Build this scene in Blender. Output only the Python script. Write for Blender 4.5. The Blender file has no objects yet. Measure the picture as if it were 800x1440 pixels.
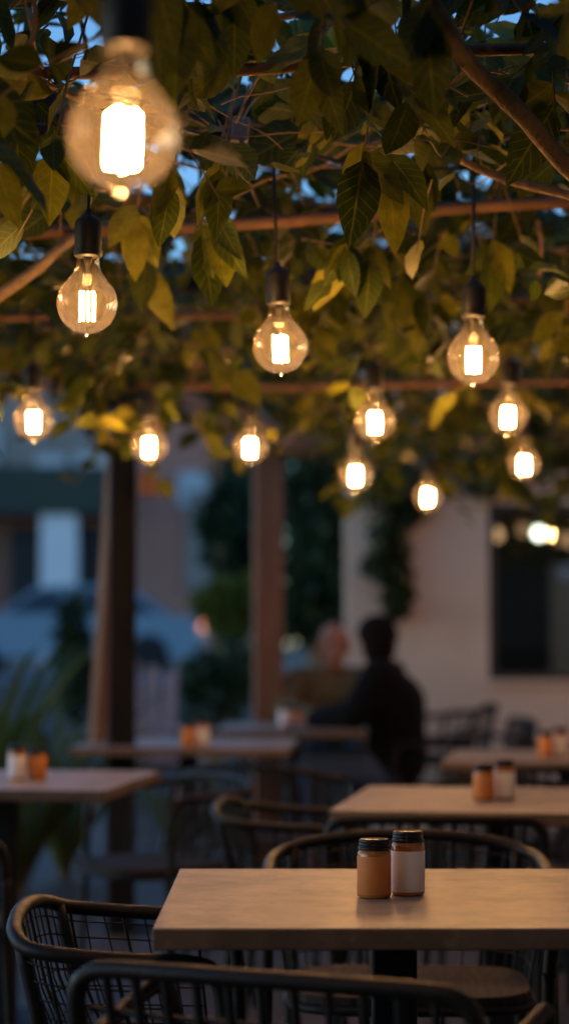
import bpy, math, random
import numpy as np
from mathutils import Vector, Matrix, noise
random.seed(7); noise.seed_set(5); RNG = np.random.default_rng(11)
PI = math.pi
S = bpy.context.scene
COL = S.collection

# ------------------------------------------------------------------ camera
F = 2800.0                      # focal length in photo pixels (800 x 1440)
TILT = math.atan(180 / F)
CAMZ = 1.16
cam_d = bpy.data.cameras.new('camera'); cam = bpy.data.objects.new('camera', cam_d); COL.objects.link(cam)
cam.location = (0, 0, CAMZ); cam.rotation_euler = (PI / 2 + TILT, 0, 0)
cam_d.sensor_fit = 'VERTICAL'; cam_d.sensor_height = 36; cam_d.lens = 36 * F / 1440
cam_d.clip_start = 0.05; cam_d.clip_end = 500
cam_d.dof.use_dof = True; cam_d.dof.focus_distance = 3.35; cam_d.dof.aperture_fstop = 1.95
cam_d.dof.aperture_blades = 0
S.camera = cam

def P(px, py, Y):               # point of the place that shows at photo pixel (px, py) at distance Y
    u = (px - 400) / F; v = (720 - py) / F
    c, s = math.cos(TILT), math.sin(TILT)
    k = Y / (c - v * s)
    return Vector((k * u, Y, CAMZ + k * (s + v * c)))

# ------------------------------------------------------------------ helpers
class MB:
    def __init__(s): s.v = []; s.f = []
    def add(s, vs, fs):
        n = len(s.v); s.v += [Vector(p) for p in vs]; s.f += [tuple(i + n for i in f) for f in fs]; return s
    def box(s, c, size, rot=None):
        x, y, z = size[0] / 2, size[1] / 2, size[2] / 2
        vs = [Vector(p) for p in ((-x,-y,-z),(x,-y,-z),(x,y,-z),(-x,y,-z),(-x,-y,z),(x,-y,z),(x,y,z),(-x,y,z))]
        if rot is not None: vs = [rot @ p for p in vs]
        c = Vector(c)
        return s.add([p + c for p in vs], [(3,2,1,0),(4,5,6,7),(0,1,5,4),(1,2,6,5),(2,3,7,6),(3,0,4,7)])
    def beam(s, a, b, w, h):    # box between two points
        a, b = Vector(a), Vector(b); d = b - a
        return s.box((a + b) / 2, (w, h, d.length), d.to_track_quat('Z', 'Y').to_matrix())
    def tube(s, pts, r, n=8, caps=True):
        pts = [Vector(p) for p in pts]; m = len(pts)
        rs = r if isinstance(r, (list, tuple)) else [r] * m
        vs, fs = [], []; up = None
        for i, p in enumerate(pts):
            t = (pts[min(i + 1, m - 1)] - pts[max(i - 1, 0)]).normalized()
            if up is None:
                up = Vector((0, 0, 1)) if abs(t.z) < .9 else Vector((1, 0, 0))
            sd = t.cross(up).normalized(); up = sd.cross(t).normalized()
            for k in range(n):
                a = 2 * PI * k / n
                vs.append(p + rs[i] * (math.cos(a) * sd + math.sin(a) * up))
        for i in range(m - 1):
            for k in range(n):
                k2 = (k + 1) % n
                fs.append((i*n+k, i*n+k2, (i+1)*n+k2, (i+1)*n+k))
        if caps: fs += [tuple(range(n - 1, -1, -1)), tuple((m-1)*n + k for k in range(n))]
        return s.add(vs, fs)
    def lathe(s, prof, n=32, o=(0, 0, 0)):
        vs, fs = [], []; o = Vector(o)
        for r, z in prof:
            for k in range(n):
                a = 2 * PI * k / n; vs.append(o + Vector((r * math.cos(a), r * math.sin(a), z)))
        for i in range(len(prof) - 1):
            for k in range(n):
                k2 = (k + 1) % n; fs.append((i*n+k, i*n+k2, (i+1)*n+k2, (i+1)*n+k))
        if prof[0][0] > 1e-4: fs.append(tuple(range(n - 1, -1, -1)))
        if prof[-1][0] > 1e-4: fs.append(tuple((len(prof)-1)*n + k for k in range(n)))
        return s.add(vs, fs)
    def ball(s, c, r, n=16):
        r = Vector(r) if not isinstance(r, (int, float)) else Vector((r, r, r)); c = Vector(c); vs, fs = [], []
        m = n // 2
        for i in range(m + 1):
            th = PI * (i + .02 * (i == 0) - .02 * (i == m)) / m
            for k in range(n):
                a = 2 * PI * k / n
                vs.append(c + Vector((r.x*math.sin(th)*math.cos(a), r.y*math.sin(th)*math.sin(a), -r.z*math.cos(th))))
        for i in range(m):
            for k in range(n):
                k2 = (k+1) % n; fs.append((i*n+k, i*n+k2, (i+1)*n+k2, (i+1)*n+k))
        fs += [tuple(range(n-1,-1,-1)), tuple(m*n+k for k in range(n))]
        return s.add(vs, fs)
    def build(s, name, m, parent=None, smooth=False, bevel=0, segs=2, off=None, remesh=0):
        me = bpy.data.meshes.new(name)
        o3 = Vector(off) if off is not None else None
        me.from_pydata([p - o3 for p in s.v] if o3 is not None else s.v, [], s.f); me.update()
        me.materials.append(m)
        if smooth: me.polygons.foreach_set('use_smooth', [True] * len(me.polygons))
        o = bpy.data.objects.new(name, me); COL.objects.link(o)
        if parent is not None: o.parent = parent
        if bevel:
            b = o.modifiers.new('bevel', 'BEVEL'); b.width = bevel; b.segments = segs; b.limit_method = 'ANGLE'
        if remesh:
            b = o.modifiers.new('remesh', 'REMESH'); b.mode = 'VOXEL'; b.voxel_size = remesh; b.use_smooth_shade = True
            b = o.modifiers.new('smooth', 'SMOOTH'); b.factor = .5; b.iterations = 4
        return o

def smooth_path(pts, k=6):      # Catmull-Rom through the points
    pts = [Vector(p) for p in pts]; out = []
    for i in range(len(pts) - 1):
        a, b, c, d = pts[max(i-1,0)], pts[i], pts[i+1], pts[min(i+2,len(pts)-1)]
        for j in range(k):
            t = j / k
            out.append(.5*((2*b)+(-a+c)*t+(2*a-5*b+4*c-d)*t*t+(-a+3*b-3*c+d)*t**3))
    return out + [pts[-1]]

def thing(name, label, cat, loc=(0, 0, 0), rz=0, group=None):
    o = bpy.data.objects.new(name, None); COL.objects.link(o)
    o.empty_display_size = .1
    o.location = loc; o.rotation_euler = (0, 0, rz)
    return tag(o, label, cat, group)
def tag(o, label, cat, group=None):
    o['label'] = label; o['category'] = cat
    if group: o['group'] = group
    return o
def struct(o): o['kind'] = 'structure'; return o
def dup(root, loc, rz, label, group=None, sc=None):
    r = root.copy(); COL.objects.link(r); r.location = loc; r.rotation_euler = (0, 0, rz); r['label'] = label
    r.scale = sc or (1, 1, 1)
    if group: r['group'] = group
    for ch in list(root.children):
        c = ch.copy(); COL.objects.link(c); c.parent = r
        for g in list(ch.children):
            d = g.copy(); COL.objects.link(d); d.parent = c
    return r

# ------------------------------------------------------------------ materials
class NT:
    def __init__(s, name):
        s.m = bpy.data.materials.new(name); s.m.use_nodes = True; s.t = s.m.node_tree; s.t.nodes.clear()
        s.out = s.n('ShaderNodeOutputMaterial')
    def n(s, typ, **kw):
        nd = s.t.nodes.new(typ)
        for k, v in kw.items():
            if k in nd.inputs.keys(): nd.inputs[k].default_value = v
            else: setattr(nd, k, v)
        return nd
    def l(s, a, b): s.t.links.new(a, b)
    def noise(s, scale, detail=4, rough=.5, coord='Object', vec=None):
        if vec is None: vec = s.n('ShaderNodeTexCoord').outputs[coord]
        nz = s.n('ShaderNodeTexNoise'); nz.inputs['Scale'].default_value = scale; nz.inputs['Detail'].default_value = detail; nz.inputs['Roughness'].default_value = rough
        s.l(vec, nz.inputs['Vector']); return nz.outputs['Fac']
    def ramp(s, fac, stops):
        r = s.n('ShaderNodeValToRGB'); e = r.color_ramp.elements
        while len(e) < len(stops): e.new(.5)
        for i, (p, c) in enumerate(stops):
            e[i].position = p; e[i].color = (*c, 1) if not isinstance(c, (int, float)) else (c, c, c, 1)
        s.l(fac, r.inputs['Fac']); return r.outputs['Color']
    def bump(s, h, strength=.3, dist=.01):
        b = s.n('ShaderNodeBump'); b.inputs['Strength'].default_value = strength; b.inputs['Distance'].default_value = dist
        s.l(h, b.inputs['Height']); return b.outputs['Normal']

def surf(name, c1, c2, scale=8, rough=.6, rough2=None, metal=0, bump=.2, dist=.005, spec=.5, detail=5, stretch=None):
    t = NT(name); b = t.n('ShaderNodeBsdfPrincipled'); vec = None
    if stretch:
        mp = t.n('ShaderNodeMapping'); mp.inputs['Scale'].default_value = stretch
        t.l(t.n('ShaderNodeTexCoord').outputs['Object'], mp.inputs['Vector']); vec = mp.outputs['Vector']
    nz = t.noise(scale, detail, .6, vec=vec)
    t.l(t.ramp(nz, [(.3, c1), (.7, c2)]), b.inputs['Base Color'])
    r2 = rough2 if rough2 is not None else rough
    t.l(t.ramp(t.noise(scale * 2.7, 4, vec=vec), [(.3, rough), (.7, r2)]), b.inputs['Roughness'])
    b.inputs['Metallic'].default_value = metal; b.inputs['Specular IOR Level'].default_value = spec
    if bump: t.l(t.bump(t.noise(scale * 5, 4, vec=vec), bump, dist), b.inputs['Normal'])
    t.l(b.outputs[0], t.out.inputs[0]); return t.m

def stone_top():
    t = NT('tan stone tabletop'); b = t.n('ShaderNodeBsdfPrincipled')
    big = t.noise(11, 6, .6); fine = t.noise(60, 4, .6)
    c = t.ramp(big, [(.3, (.22, .158, .112)), (.52, (.36, .268, .195)), (.75, (.48, .37, .28))])
    mx = t.n('ShaderNodeMix', data_type='RGBA', blend_type='MULTIPLY'); mx.inputs[0].default_value = .55
    t.l(c, mx.inputs[6]); t.l(t.ramp(fine, [(.3, .75), (.65, 1.)]), mx.inputs[7])
    # scuffs: stretched thin noise
    mp = t.n('ShaderNodeMapping'); mp.inputs['Scale'].default_value = (9, 60, 9); mp.inputs['Rotation'].default_value = (0, 0, .12)
    t.l(t.n('ShaderNodeTexCoord').outputs['Object'], mp.inputs['Vector'])
    sc = t.ramp(t.noise(2.2, 3, .6, vec=mp.outputs['Vector']), [(.64, 0.), (.74, 1.)])
    mx2 = t.n('ShaderNodeMix', data_type='RGBA', blend_type='MIX')
    ml = t.n('ShaderNodeMath', operation='MULTIPLY'); ml.inputs[1].default_value = .6; t.l(sc, ml.inputs[0]); t.l(ml.outputs[0], mx2.inputs[0])
    t.l(mx.outputs[2], mx2.inputs[6]); mx2.inputs[7].default_value = (.6, .52, .42, 1)
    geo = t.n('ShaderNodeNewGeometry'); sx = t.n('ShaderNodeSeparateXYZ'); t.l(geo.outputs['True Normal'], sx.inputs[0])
    edge_c = t.ramp(sx.outputs[2], [(.5, (.42, .36, .31)), (.9, (1, 1, 1))])      # faces that do not point up are multiplied darker brown
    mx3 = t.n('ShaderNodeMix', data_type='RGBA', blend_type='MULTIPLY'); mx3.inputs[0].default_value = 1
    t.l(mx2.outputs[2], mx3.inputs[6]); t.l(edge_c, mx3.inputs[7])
    t.l(mx3.outputs[2], b.inputs['Base Color'])
    t.l(t.ramp(t.noise(13, 3, .5), [(.25, .37), (.75, .46)]), b.inputs['Roughness'])
    t.l(t.bump(t.noise(45, 3, .5), .08, .002), b.inputs['Normal'])
    t.l(b.outputs[0], t.out.inputs[0]); return t.m

def leaf_mat(name, lo, mid, hi, trans=.35, veins=True, gloss=.35):
    t = NT(name); at = t.n('ShaderNodeAttribute'); at.attribute_name = 'tint'
    c = t.ramp(at.outputs['Fac'], [(0, lo), (.55, mid), (1, hi)])
    if veins:
        uv = t.n('ShaderNodeTexCoord').outputs['UV']
        sp = t.n('ShaderNodeSeparateXYZ'); t.l(uv, sp.inputs[0])
        ab = t.n('ShaderNodeMath', operation='ABSOLUTE'); t.l(sp.outputs[0], ab.inputs[0])       # across -1..1
        mid_f = t.ramp(ab.outputs[0], [(0., 1.), (.09, 0.)])
        s1 = t.n('ShaderNodeMath', operation='MULTIPLY_ADD'); s1.inputs[1].default_value = -.22; t.l(ab.outputs[0], s1.inputs[0]); t.l(sp.outputs[1], s1.inputs[2])
        s2 = t.n('ShaderNodeMath', operation='MULTIPLY'); s2.inputs[1].default_value = 50; t.l(s1.outputs[0], s2.inputs[0])
        s3 = t.n('ShaderNodeMath', operation='SINE'); t.l(s2.outputs[0], s3.inputs[0])
        side_f = t.ramp(s3.outputs[0], [(.82, 0.), (1., .5)])
        mx_ = t.n('ShaderNodeMath', operation='MAXIMUM'); t.l(mid_f, mx_.inputs[0]); t.l(side_f, mx_.inputs[1])
        m2 = t.n('ShaderNodeMix', data_type='RGBA', blend_type='MIX')
        ml = t.n('ShaderNodeMath', operation='MULTIPLY'); ml.inputs[1].default_value = .38; t.l(mx_.outputs[0], ml.inputs[0])
        t.l(ml.outputs[0], m2.inputs[0]); t.l(c, m2.inputs[6]); m2.inputs[7].default_value = (hi[0] * 1.5, hi[1] * 1.5, hi[2] * 1.5, 1)
        c = m2.outputs[2]
        blot = t.ramp(t.noise(38, 3, .6), [(.35, .62), (.6, 1.)])
        m3 = t.n('ShaderNodeMix', data_type='RGBA', blend_type='MULTIPLY'); m3.inputs[0].default_value = .8
        t.l(c, m3.inputs[6]); t.l(blot, m3.inputs[7]); c = m3.outputs[2]
        nrm = t.bump(mx_.outputs[0], .25, .002)
    d = t.n('ShaderNodeBsdfPrincipled'); t.l(c, d.inputs['Base Color']); d.inputs['Roughness'].default_value = gloss + .2; d.inputs['Specular IOR Level'].default_value = .25
    if veins: t.l(nrm, d.inputs['Normal'])
    tr = t.n('ShaderNodeBsdfTranslucent'); t.l(c, tr.inputs['Color'])
    mx = t.n('ShaderNodeMixShader'); mx.inputs[0].default_value = trans
    t.l(d.outputs[0], mx.inputs[1]); t.l(tr.outputs[0], mx.inputs[2]); t.l(mx.outputs[0], t.out.inputs[0]); return t.m

def bulb_glass():
    t = NT('bulb glass')
    lw = t.n('ShaderNodeLayerWeight'); lw.inputs['Blend'].default_value = .35
    tp = t.n('ShaderNodeBsdfTransparent'); tp.inputs['Color'].default_value = (.95, .88, .76, 1)
    gl = t.n('ShaderNodeBsdfGlossy'); gl.inputs['Roughness'].default_value = .03; gl.inputs['Color'].default_value = (1, .95, .88, 1)
    rf = t.ramp(lw.outputs['Fresnel'], [(0., .005), (.3, .012), (.6, .09), (1., .65)])
    m1 = t.n('ShaderNodeMixShader'); t.l(rf, m1.inputs[0]); t.l(tp.outputs[0], m1.inputs[1]); t.l(gl.outputs[0], m1.inputs[2])
    # translucent film imitates the amber glow haze; specks stand for dust and glints
    tr = t.n('ShaderNodeBsdfTranslucent'); tr.inputs['Color'].default_value = (.9, .74, .56, 1)
    tc = t.n('ShaderNodeTexCoord')
    vo = t.n('ShaderNodeTexVoronoi'); vo.inputs['Scale'].default_value = 115; t.l(tc.outputs['Object'], vo.inputs['Vector'])
    speck = t.ramp(vo.outputs['Distance'], [(.06, 1.), (.16, 0.)])
    patch = t.ramp(t.noise(38, 2), [(.55, 0.), (.66, 1.)])
    sm = t.n('ShaderNodeMath', operation='MULTIPLY'); t.l(speck, sm.inputs[0]); t.l(patch, sm.inputs[1])
    fac = t.n('ShaderNodeMath', operation='MULTIPLY_ADD'); fac.inputs[1].default_value = .07; fac.inputs[2].default_value = GLOW_HAZE; t.l(sm.outputs[0], fac.inputs[0])
    m2 = t.n('ShaderNodeMixShader'); t.l(fac.outputs[0], m2.inputs[0]); t.l(m1.outputs[0], m2.inputs[1]); t.l(tr.outputs[0], m2.inputs[2])
    t.l(m2.outputs[0], t.out.inputs[0]); return t.m

def emit(name, col, st):
    t = NT(name); e = t.n('ShaderNodeEmission'); e.inputs[0].default_value = (*col, 1); e.inputs[1].default_value = st
    t.l(e.outputs[0], t.out.inputs[0]); return t.m

def clear_glass(name, tint=(.8, .85, .85), refl=.12, rough=.01):
    t = NT(name); tp = t.n('ShaderNodeBsdfTransparent'); tp.inputs[0].default_value = (*tint, 1)
    gl = t.n('ShaderNodeBsdfGlossy'); gl.inputs['Roughness'].default_value = rough
    mx = t.n('ShaderNodeMixShader'); mx.inputs[0].default_value = refl
    t.l(tp.outputs[0], mx.inputs[1]); t.l(gl.outputs[0], mx.inputs[2]); t.l(mx.outputs[0], t.out.inputs[0]); return t.m

def brick_mat():
    t = NT('brick'); tc = t.n('ShaderNodeTexCoord'); br = t.n('ShaderNodeTexBrick')
    mp = t.n('ShaderNodeMapping'); mp.inputs['Rotation'].default_value = (PI / 2, 0, 0); t.l(tc.outputs['Object'], mp.inputs['Vector']); t.l(mp.outputs[0], br.inputs['Vector'])
    br.inputs['Color1'].default_value = (.50, .17, .10, 1); br.inputs['Color2'].default_value = (.58, .22, .14, 1); br.inputs['Mortar'].default_value = (.3, .28, .26, 1)
    br.inputs['Scale'].default_value = 1; br.inputs['Brick Width'].default_value = .22; br.inputs['Row Height'].default_value = .075; br.inputs['Mortar Size'].default_value = .008
    b = t.n('ShaderNodeBsdfPrincipled'); b.inputs['Roughness'].default_value = .85; t.l(br.outputs['Color'], b.inputs['Base Color']); t.l(b.outputs[0], t.out.inputs[0]); return t.m

def floor_mat():
    t = NT('patio tiles'); tc = t.n('ShaderNodeTexCoord'); br = t.n('ShaderNodeTexBrick')
    t.l(tc.outputs['Object'], br.inputs['Vector'])
    br.inputs['Color1'].default_value = (.085, .058, .042, 1); br.inputs['Color2'].default_value = (.115, .08, .058, 1); br.inputs['Mortar'].default_value = (.04, .03, .024, 1)
    br.inputs['Scale'].default_value = 1; br.inputs['Brick Width'].default_value = .6; br.inputs['Row Height'].default_value = .3; br.inputs['Mortar Size'].default_value = .006
    m3 = t.n('ShaderNodeMix', data_type='RGBA', blend_type='MULTIPLY'); m3.inputs[0].default_value = .7
    t.l(br.outputs['Color'], m3.inputs[6]); t.l(t.ramp(t.noise(4, 6, .7), [(.3, .5), (.7, 1.)]), m3.inputs[7])
    b = t.n('ShaderNodeBsdfPrincipled'); b.inputs['Roughness'].default_value = .55; t.l(m3.outputs[2], b.inputs['Base Color'])
    t.l(t.bump(t.noise(30, 5), .2, .004), b.inputs['Normal']); t.l(b.outputs[0], t.out.inputs[0]); return t.m

GLOW_HAZE = .0080
FIL = 880.0
WARM = (1.0, .52, .19)
M = dict(
    stone=stone_top(), floor=floor_mat(), brick=brick_mat(), bulb=bulb_glass(), filament=emit('glowing filament', WARM, FIL),
    black_metal=surf('black painted metal', (.005, .005, .005), (.009, .008, .008), 30, .5, .65, spec=.3, bump=.15, dist=.002),
    rail_metal=surf('worn dark metal rail', (.005, .004, .0035), (.013, .009, .006), 25, .38, .6, spec=.3, bump=.15, dist=.002),
    seat=surf('dark seat boards', (.02, .013, .010), (.036, .025, .02), 6, .6, .75, spec=.25, stretch=(12, 1, 1), bump=.3),
    socket=surf('black bakelite', (.008, .007, .006), (.014, .012, .010), 60, .42, .55, bump=.05, dist=.001),
    cord=surf('black cable', (.012, .012, .012), (.02, .02, .02), 90, .6, bump=.1, dist=.001),
    stem=surf('frosted glass stem', (.012, .011, .01), (.02, .018, .016), 40, .3, bump=0),
    wire=surf('support wire', (.03, .026, .02), (.05, .043, .036), 40, .6, bump=0),
    rust=surf('rusty brown pole', (.10, .05, .028), (.17, .085, .045), 14, .55, .8, stretch=(1, 1, 1), bump=.4, dist=.004),
    bark=surf('vine bark', (.17, .11, .055), (.34, .23, .12), 22, .75, .9, bump=.7, dist=.008),
    twig=surf('thin green brown twig', (.14, .085, .035), (.26, .17, .07), 30, .7, bump=.3),
    post=surf('weathered timber', (.22, .10, .048), (.36, .18, .09), 5, .6, .8, stretch=(9, 9, .6), bump=.5, dist=.006),
    red_post=surf('red brown timber', (.16, .062, .026), (.27, .11, .05), 5, .65, .85, stretch=(9, 9, .6), bump=.5, dist=.006),
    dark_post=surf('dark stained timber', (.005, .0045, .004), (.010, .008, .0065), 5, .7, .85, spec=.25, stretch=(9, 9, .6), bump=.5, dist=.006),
    plaster=surf('cream plaster', (.68, .49, .34), (.78, .58, .42), 2.5, .85, .95, bump=.35, dist=.006),
    frame=surf('black window frame', (.012, .012, .012), (.02, .02, .02), 20, .4, .5, bump=0),
    pane=clear_glass('window glass', (.55, .57, .57), .16),
    room=surf('dim room wall', (.2, .14, .1), (.3, .21, .15), 3, .9),
    counter=surf('dark wood counter', (.06, .035, .022), (.1, .06, .04), 6, .5, stretch=(1, 8, 8)),
    cream=surf('cream enamel', (.5, .46, .4), (.6, .55, .48), 9, .5),
    amber=surf('amber jar glass', (.36, .13, .022), (.42, .16, .03), 20, .07, .1, bump=0, spec=.7),
    cap=surf('black screw cap', (.006, .0055, .005), (.010, .009, .008), 80, .25, .36, spec=.35, bump=.05, dist=.0006),
    label_o=surf('orange paper label', (.58, .19, .035), (.64, .225, .045), 40, .6, .7, bump=.08, dist=.001),
    label_w=surf('white paper label', (.78, .75, .74), (.84, .81, .8), 40, .55, .65, bump=.08, dist=.001),
    car=surf('pale blue grey car paint', (.19, .27, .34), (.22, .30, .37), 3, .14, .2, bump=0),
    car_glass=surf('car window', (.015, .02, .025), (.02, .026, .032), 3, .05, bump=0, spec=.8),
    tyre=surf('tyre rubber', (.012, .012, .012), (.02, .02, .02), 40, .8),
    rim=surf('alloy rim', (.35, .36, .37), (.45, .46, .47), 20, .3, metal=.8, bump=0),
    tail=emit('lit tail lamp', (1, .3, .12), 1.6), head=emit('lit side lamp', (1, .86, .7), 1.5),
    asphalt=surf('asphalt', (.075, .078, .085), (.12, .125, .135), 2, .45, .7, bump=.3),
    soil=surf('planted soil', (.03, .025, .018), (.055, .045, .03), 5, .95, bump=.6, dist=.02),
    white=surf('white painted render', (.8, .82, .84), (.85, .87, .88), 3, .7, bump=.1),
    grey=surf('grey render', (.26, .22, .2), (.34, .3, .27), 2, .85),
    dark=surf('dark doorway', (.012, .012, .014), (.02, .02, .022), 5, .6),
    winpale=surf('glass painted with sky reflection', (.45, .5, .55), (.55, .6, .65), 5, .3),  # pale colour paints the reflected sky into the panes
    awning=surf('dark green roof', (.03, .045, .035), (.05, .065, .05), 8, .8),
    pinkwood=surf('pale pink painted boards', (.36, .22, .2), (.45, .28, .26), 6, .6, stretch=(9, 9, 1)),
    skin=surf('skin', (.36, .125, .06), (.44, .165, .085), 30, .5, .6, bump=.05, dist=.002),
    olive=surf('olive cloth', (.13, .085, .03), (.17, .115, .045), 60, .9, bump=.3, dist=.003),
    blackcloth=surf('black cloth', (.003, .0028, .003), (.005, .0045, .0045), 60, 1.0, spec=.2, bump=.3, dist=.003),
    denim=surf('blue denim', (.04, .065, .12), (.07, .1, .17), 80, .9, bump=.2, dist=.002),
    hair=surf('dark brown hair', (.004, .002, .0015), (.009, .004, .003), 60, .8, .9, spec=.15, stretch=(6, 6, 1), bump=.6, dist=.006),
    eye=surf('dark eye', (.02, .015, .012), (.03, .02, .016), 50, .15, bump=0),
    lip=surf('lip', (.35, .14, .1), (.4, .17, .12), 50, .5, bump=0),
    leaf=leaf_mat('vine leaf', (.012, .027, .004), (.055, .079, .006), (.24, .225, .017)),
    ivy=leaf_mat('ivy leaf', (.015, .028, .008), (.035, .055, .014), (.07, .085, .02)),
    dark_leaf=leaf_mat('dark tree leaf', (.012, .035, .02), (.03, .065, .03), (.06, .1, .04), veins=False),
    bright_leaf=leaf_mat('yellow green leaf', (.05, .09, .015), (.11, .15, .025), (.18, .2, .04), veins=False),
    strap=leaf_mat('strap leaf', (.05, .085, .018), (.10, .13, .03), (.2, .19, .05), veins=False),
    clay=surf('terracotta', (.28, .12, .07), (.36, .16, .1), 8, .8),
    junction=surf('grey plastic', (.2, .19, .19), (.26, .25, .25), 30, .5, bump=0),
)

# ------------------------------------------------------------------ leaves (numpy)
TS = np.array([0, .16, .36, .58, .8, 1.0])
def leaf_mesh(name, mat, parent, base, axis, nrm, length, width, tint, off=(0, 0, 0), curl=.25, fold=.35, power=.8):
    n = len(base); axis = axis / np.linalg.norm(axis, axis=1)[:, None]
    side = np.cross(axis, nrm); side /= np.linalg.norm(side, axis=1)[:, None] + 1e-9
    up = np.cross(side, axis)
    w = np.sin(PI * np.clip(TS, 0, 1) ** power) ** .85; w[0] = .03; w[-1] = .02
    cu = curl * (RNG.random(n) * 1.8 - .5); fo = fold * (RNG.random(n) * 1.2 + .1); tw = (RNG.random(n) - .5) * .9
    V = np.zeros((n, len(TS), 3, 3)); UV = np.zeros((n, len(TS), 3, 2))
    for i, t in enumerate(TS):
        mid = base + axis * (length * t)[:, None] - up * (cu * length * t * t)[:, None]
        ang = tw * t; sd = side * np.cos(ang)[:, None] + up * np.sin(ang)[:, None]; u2 = up * np.cos(ang)[:, None] - side * np.sin(ang)[:, None]
        hw = (width * .5 * w[i])[:, None]; wav = (RNG.random(n) - .5)[:, None] * .35
        for j, sg in enumerate((-1, 0, 1)):
            V[:, i, j] = mid + sd * hw * sg + u2 * hw * (abs(sg) * fo[:, None] + sg * wav)
            UV[:, i, j] = (sg, t)
    nt = len(TS) * 3
    V = V.reshape(-1, 3) - np.array(off); UV = UV.reshape(-1, 2)
    q = [(i*3+j, i*3+j+1, (i+1)*3+j+1, (i+1)*3+j) for i in range(len(TS)-1) for j in range(2)]
    Q = (np.array(q)[None] + (np.arange(n) * nt)[:, None, None]).reshape(-1, 4)
    me = bpy.data.meshes.new(name); me.vertices.add(len(V)); me.vertices.foreach_set('co', V.astype(np.float32).ravel())
    me.loops.add(Q.size); me.loops.foreach_set('vertex_index', Q.astype(np.int32).ravel())
    me.polygons.add(len(Q)); me.polygons.foreach_set('loop_start', (np.arange(len(Q)) * 4).astype(np.int32))
    me.polygons.foreach_set('use_smooth', np.ones(len(Q), bool))
    me.update(calc_edges=True); me.validate()
    ul = me.uv_layers.new(name='UVMap'); ul.data.foreach_set('uv', UV[Q.ravel()].astype(np.float32).ravel())
    at = me.attributes.new('tint', 'FLOAT', 'POINT'); at.data.foreach_set('value', np.repeat(tint, nt).astype(np.float32))
    me.materials.append(mat)
    o = bpy.data.objects.new(name, me); COL.objects.link(o)
    if parent is not None: o.parent = parent
    return o

def unit(n):
    v = RNG.normal(size=(n, 3)); return v / np.linalg.norm(v, axis=1)[:, None]

def crown(name, mat, parent, clumps, per, L, off, droop=.5, aspect=.5):   # clumps: (x, y, z, rx, ry, rz)
    b = []; 
    for (x, y, z, rx, ry, rz) in clumps:
        d = unit(per) * (RNG.random(per) ** .45)[:, None]
        b.append(np.array([x, y, z]) + d * np.array([rx, ry, rz]))
    b = np.concatenate(b); n = len(b)
    ax = unit(n); ax[:, 2] -= droop
    ln = L * (.6 + .8 * RNG.random(n))
    return leaf_mesh(name, mat, parent, b, ax, unit(n), ln, ln * aspect, np.clip(RNG.normal(.5, .25, n), 0, 1), off)

# ------------------------------------------------------------------ bulbs
def make_lamp(cord_len):
    r = thing('pendant_bulb', '', 'pendant lamp')
    R = .0535
    prof = [(.0004, -.0588), (.0018, -.0582), (.0026, -.0565), (.0030, -.0548), (.007, -.0532)]
    for a in range(-80, 50, 8):
        prof.append((R * math.cos(math.radians(a)), R * math.sin(math.radians(a))))
    prof += [(.0335, .0435), (.0285, .050), (.0238, .058), (.0208, .067), (.0198, .078), (.0198, .092)]
    g = MB().lathe(prof, 48).build('glass_bulb', M['bulb'], r, True)
    f = MB()
    for k in range(9):
        a = 2 * PI * k / 9 + .2
        x, y = .0128 * math.cos(a), .0128 * math.sin(a)
        j = .0015 * math.sin(k * 2.4)
        f.tube([(x, y, .0195 + j), (x * 1.04, y * 1.04, -.005), (x, y, -.0295 + j)], .00115, 5)
    f.build('filament', M['filament'], g, True)
    st = MB()
    st.lathe([(.0002, .053), (.0022, .054), (.003, .057), (.0026, .060), (.0035, .066), (.007, .076), (.011, .090)], 16)
    st.build('stem', M['stem'], g, True)
    w = MB()
    for k in range(4):
        a = 2 * PI * k / 4 + .4
        w.tube([(.002*math.cos(a), .002*math.sin(a), .056), (.0125*math.cos(a), .0125*math.sin(a), .021)], .0003, 4)
    w.build('support_wire', M['wire'], g)
    so = MB().lathe([(.0205, .082), (.0245, .084), (.0255, .088), (.0255, .094), (.0238, .0955), (.0242, .098), (.0242, .142), (.0225, .147), (.012, .155), (.0075, .158), (.006, .166), (.004, .168)], 32)
    so.build('socket', M['socket'], r, True).modifiers.new('edge', 'EDGE_SPLIT').split_angle = .6
    c = MB().tube([(0, 0, .166), (.001, 0, .166 + cord_len * .5), (0, 0, .166 + cord_len)], .0036, 8)
    c.build('cord', M['cord'], r, True)
    return r
CABLE_Z = 2.13
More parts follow.
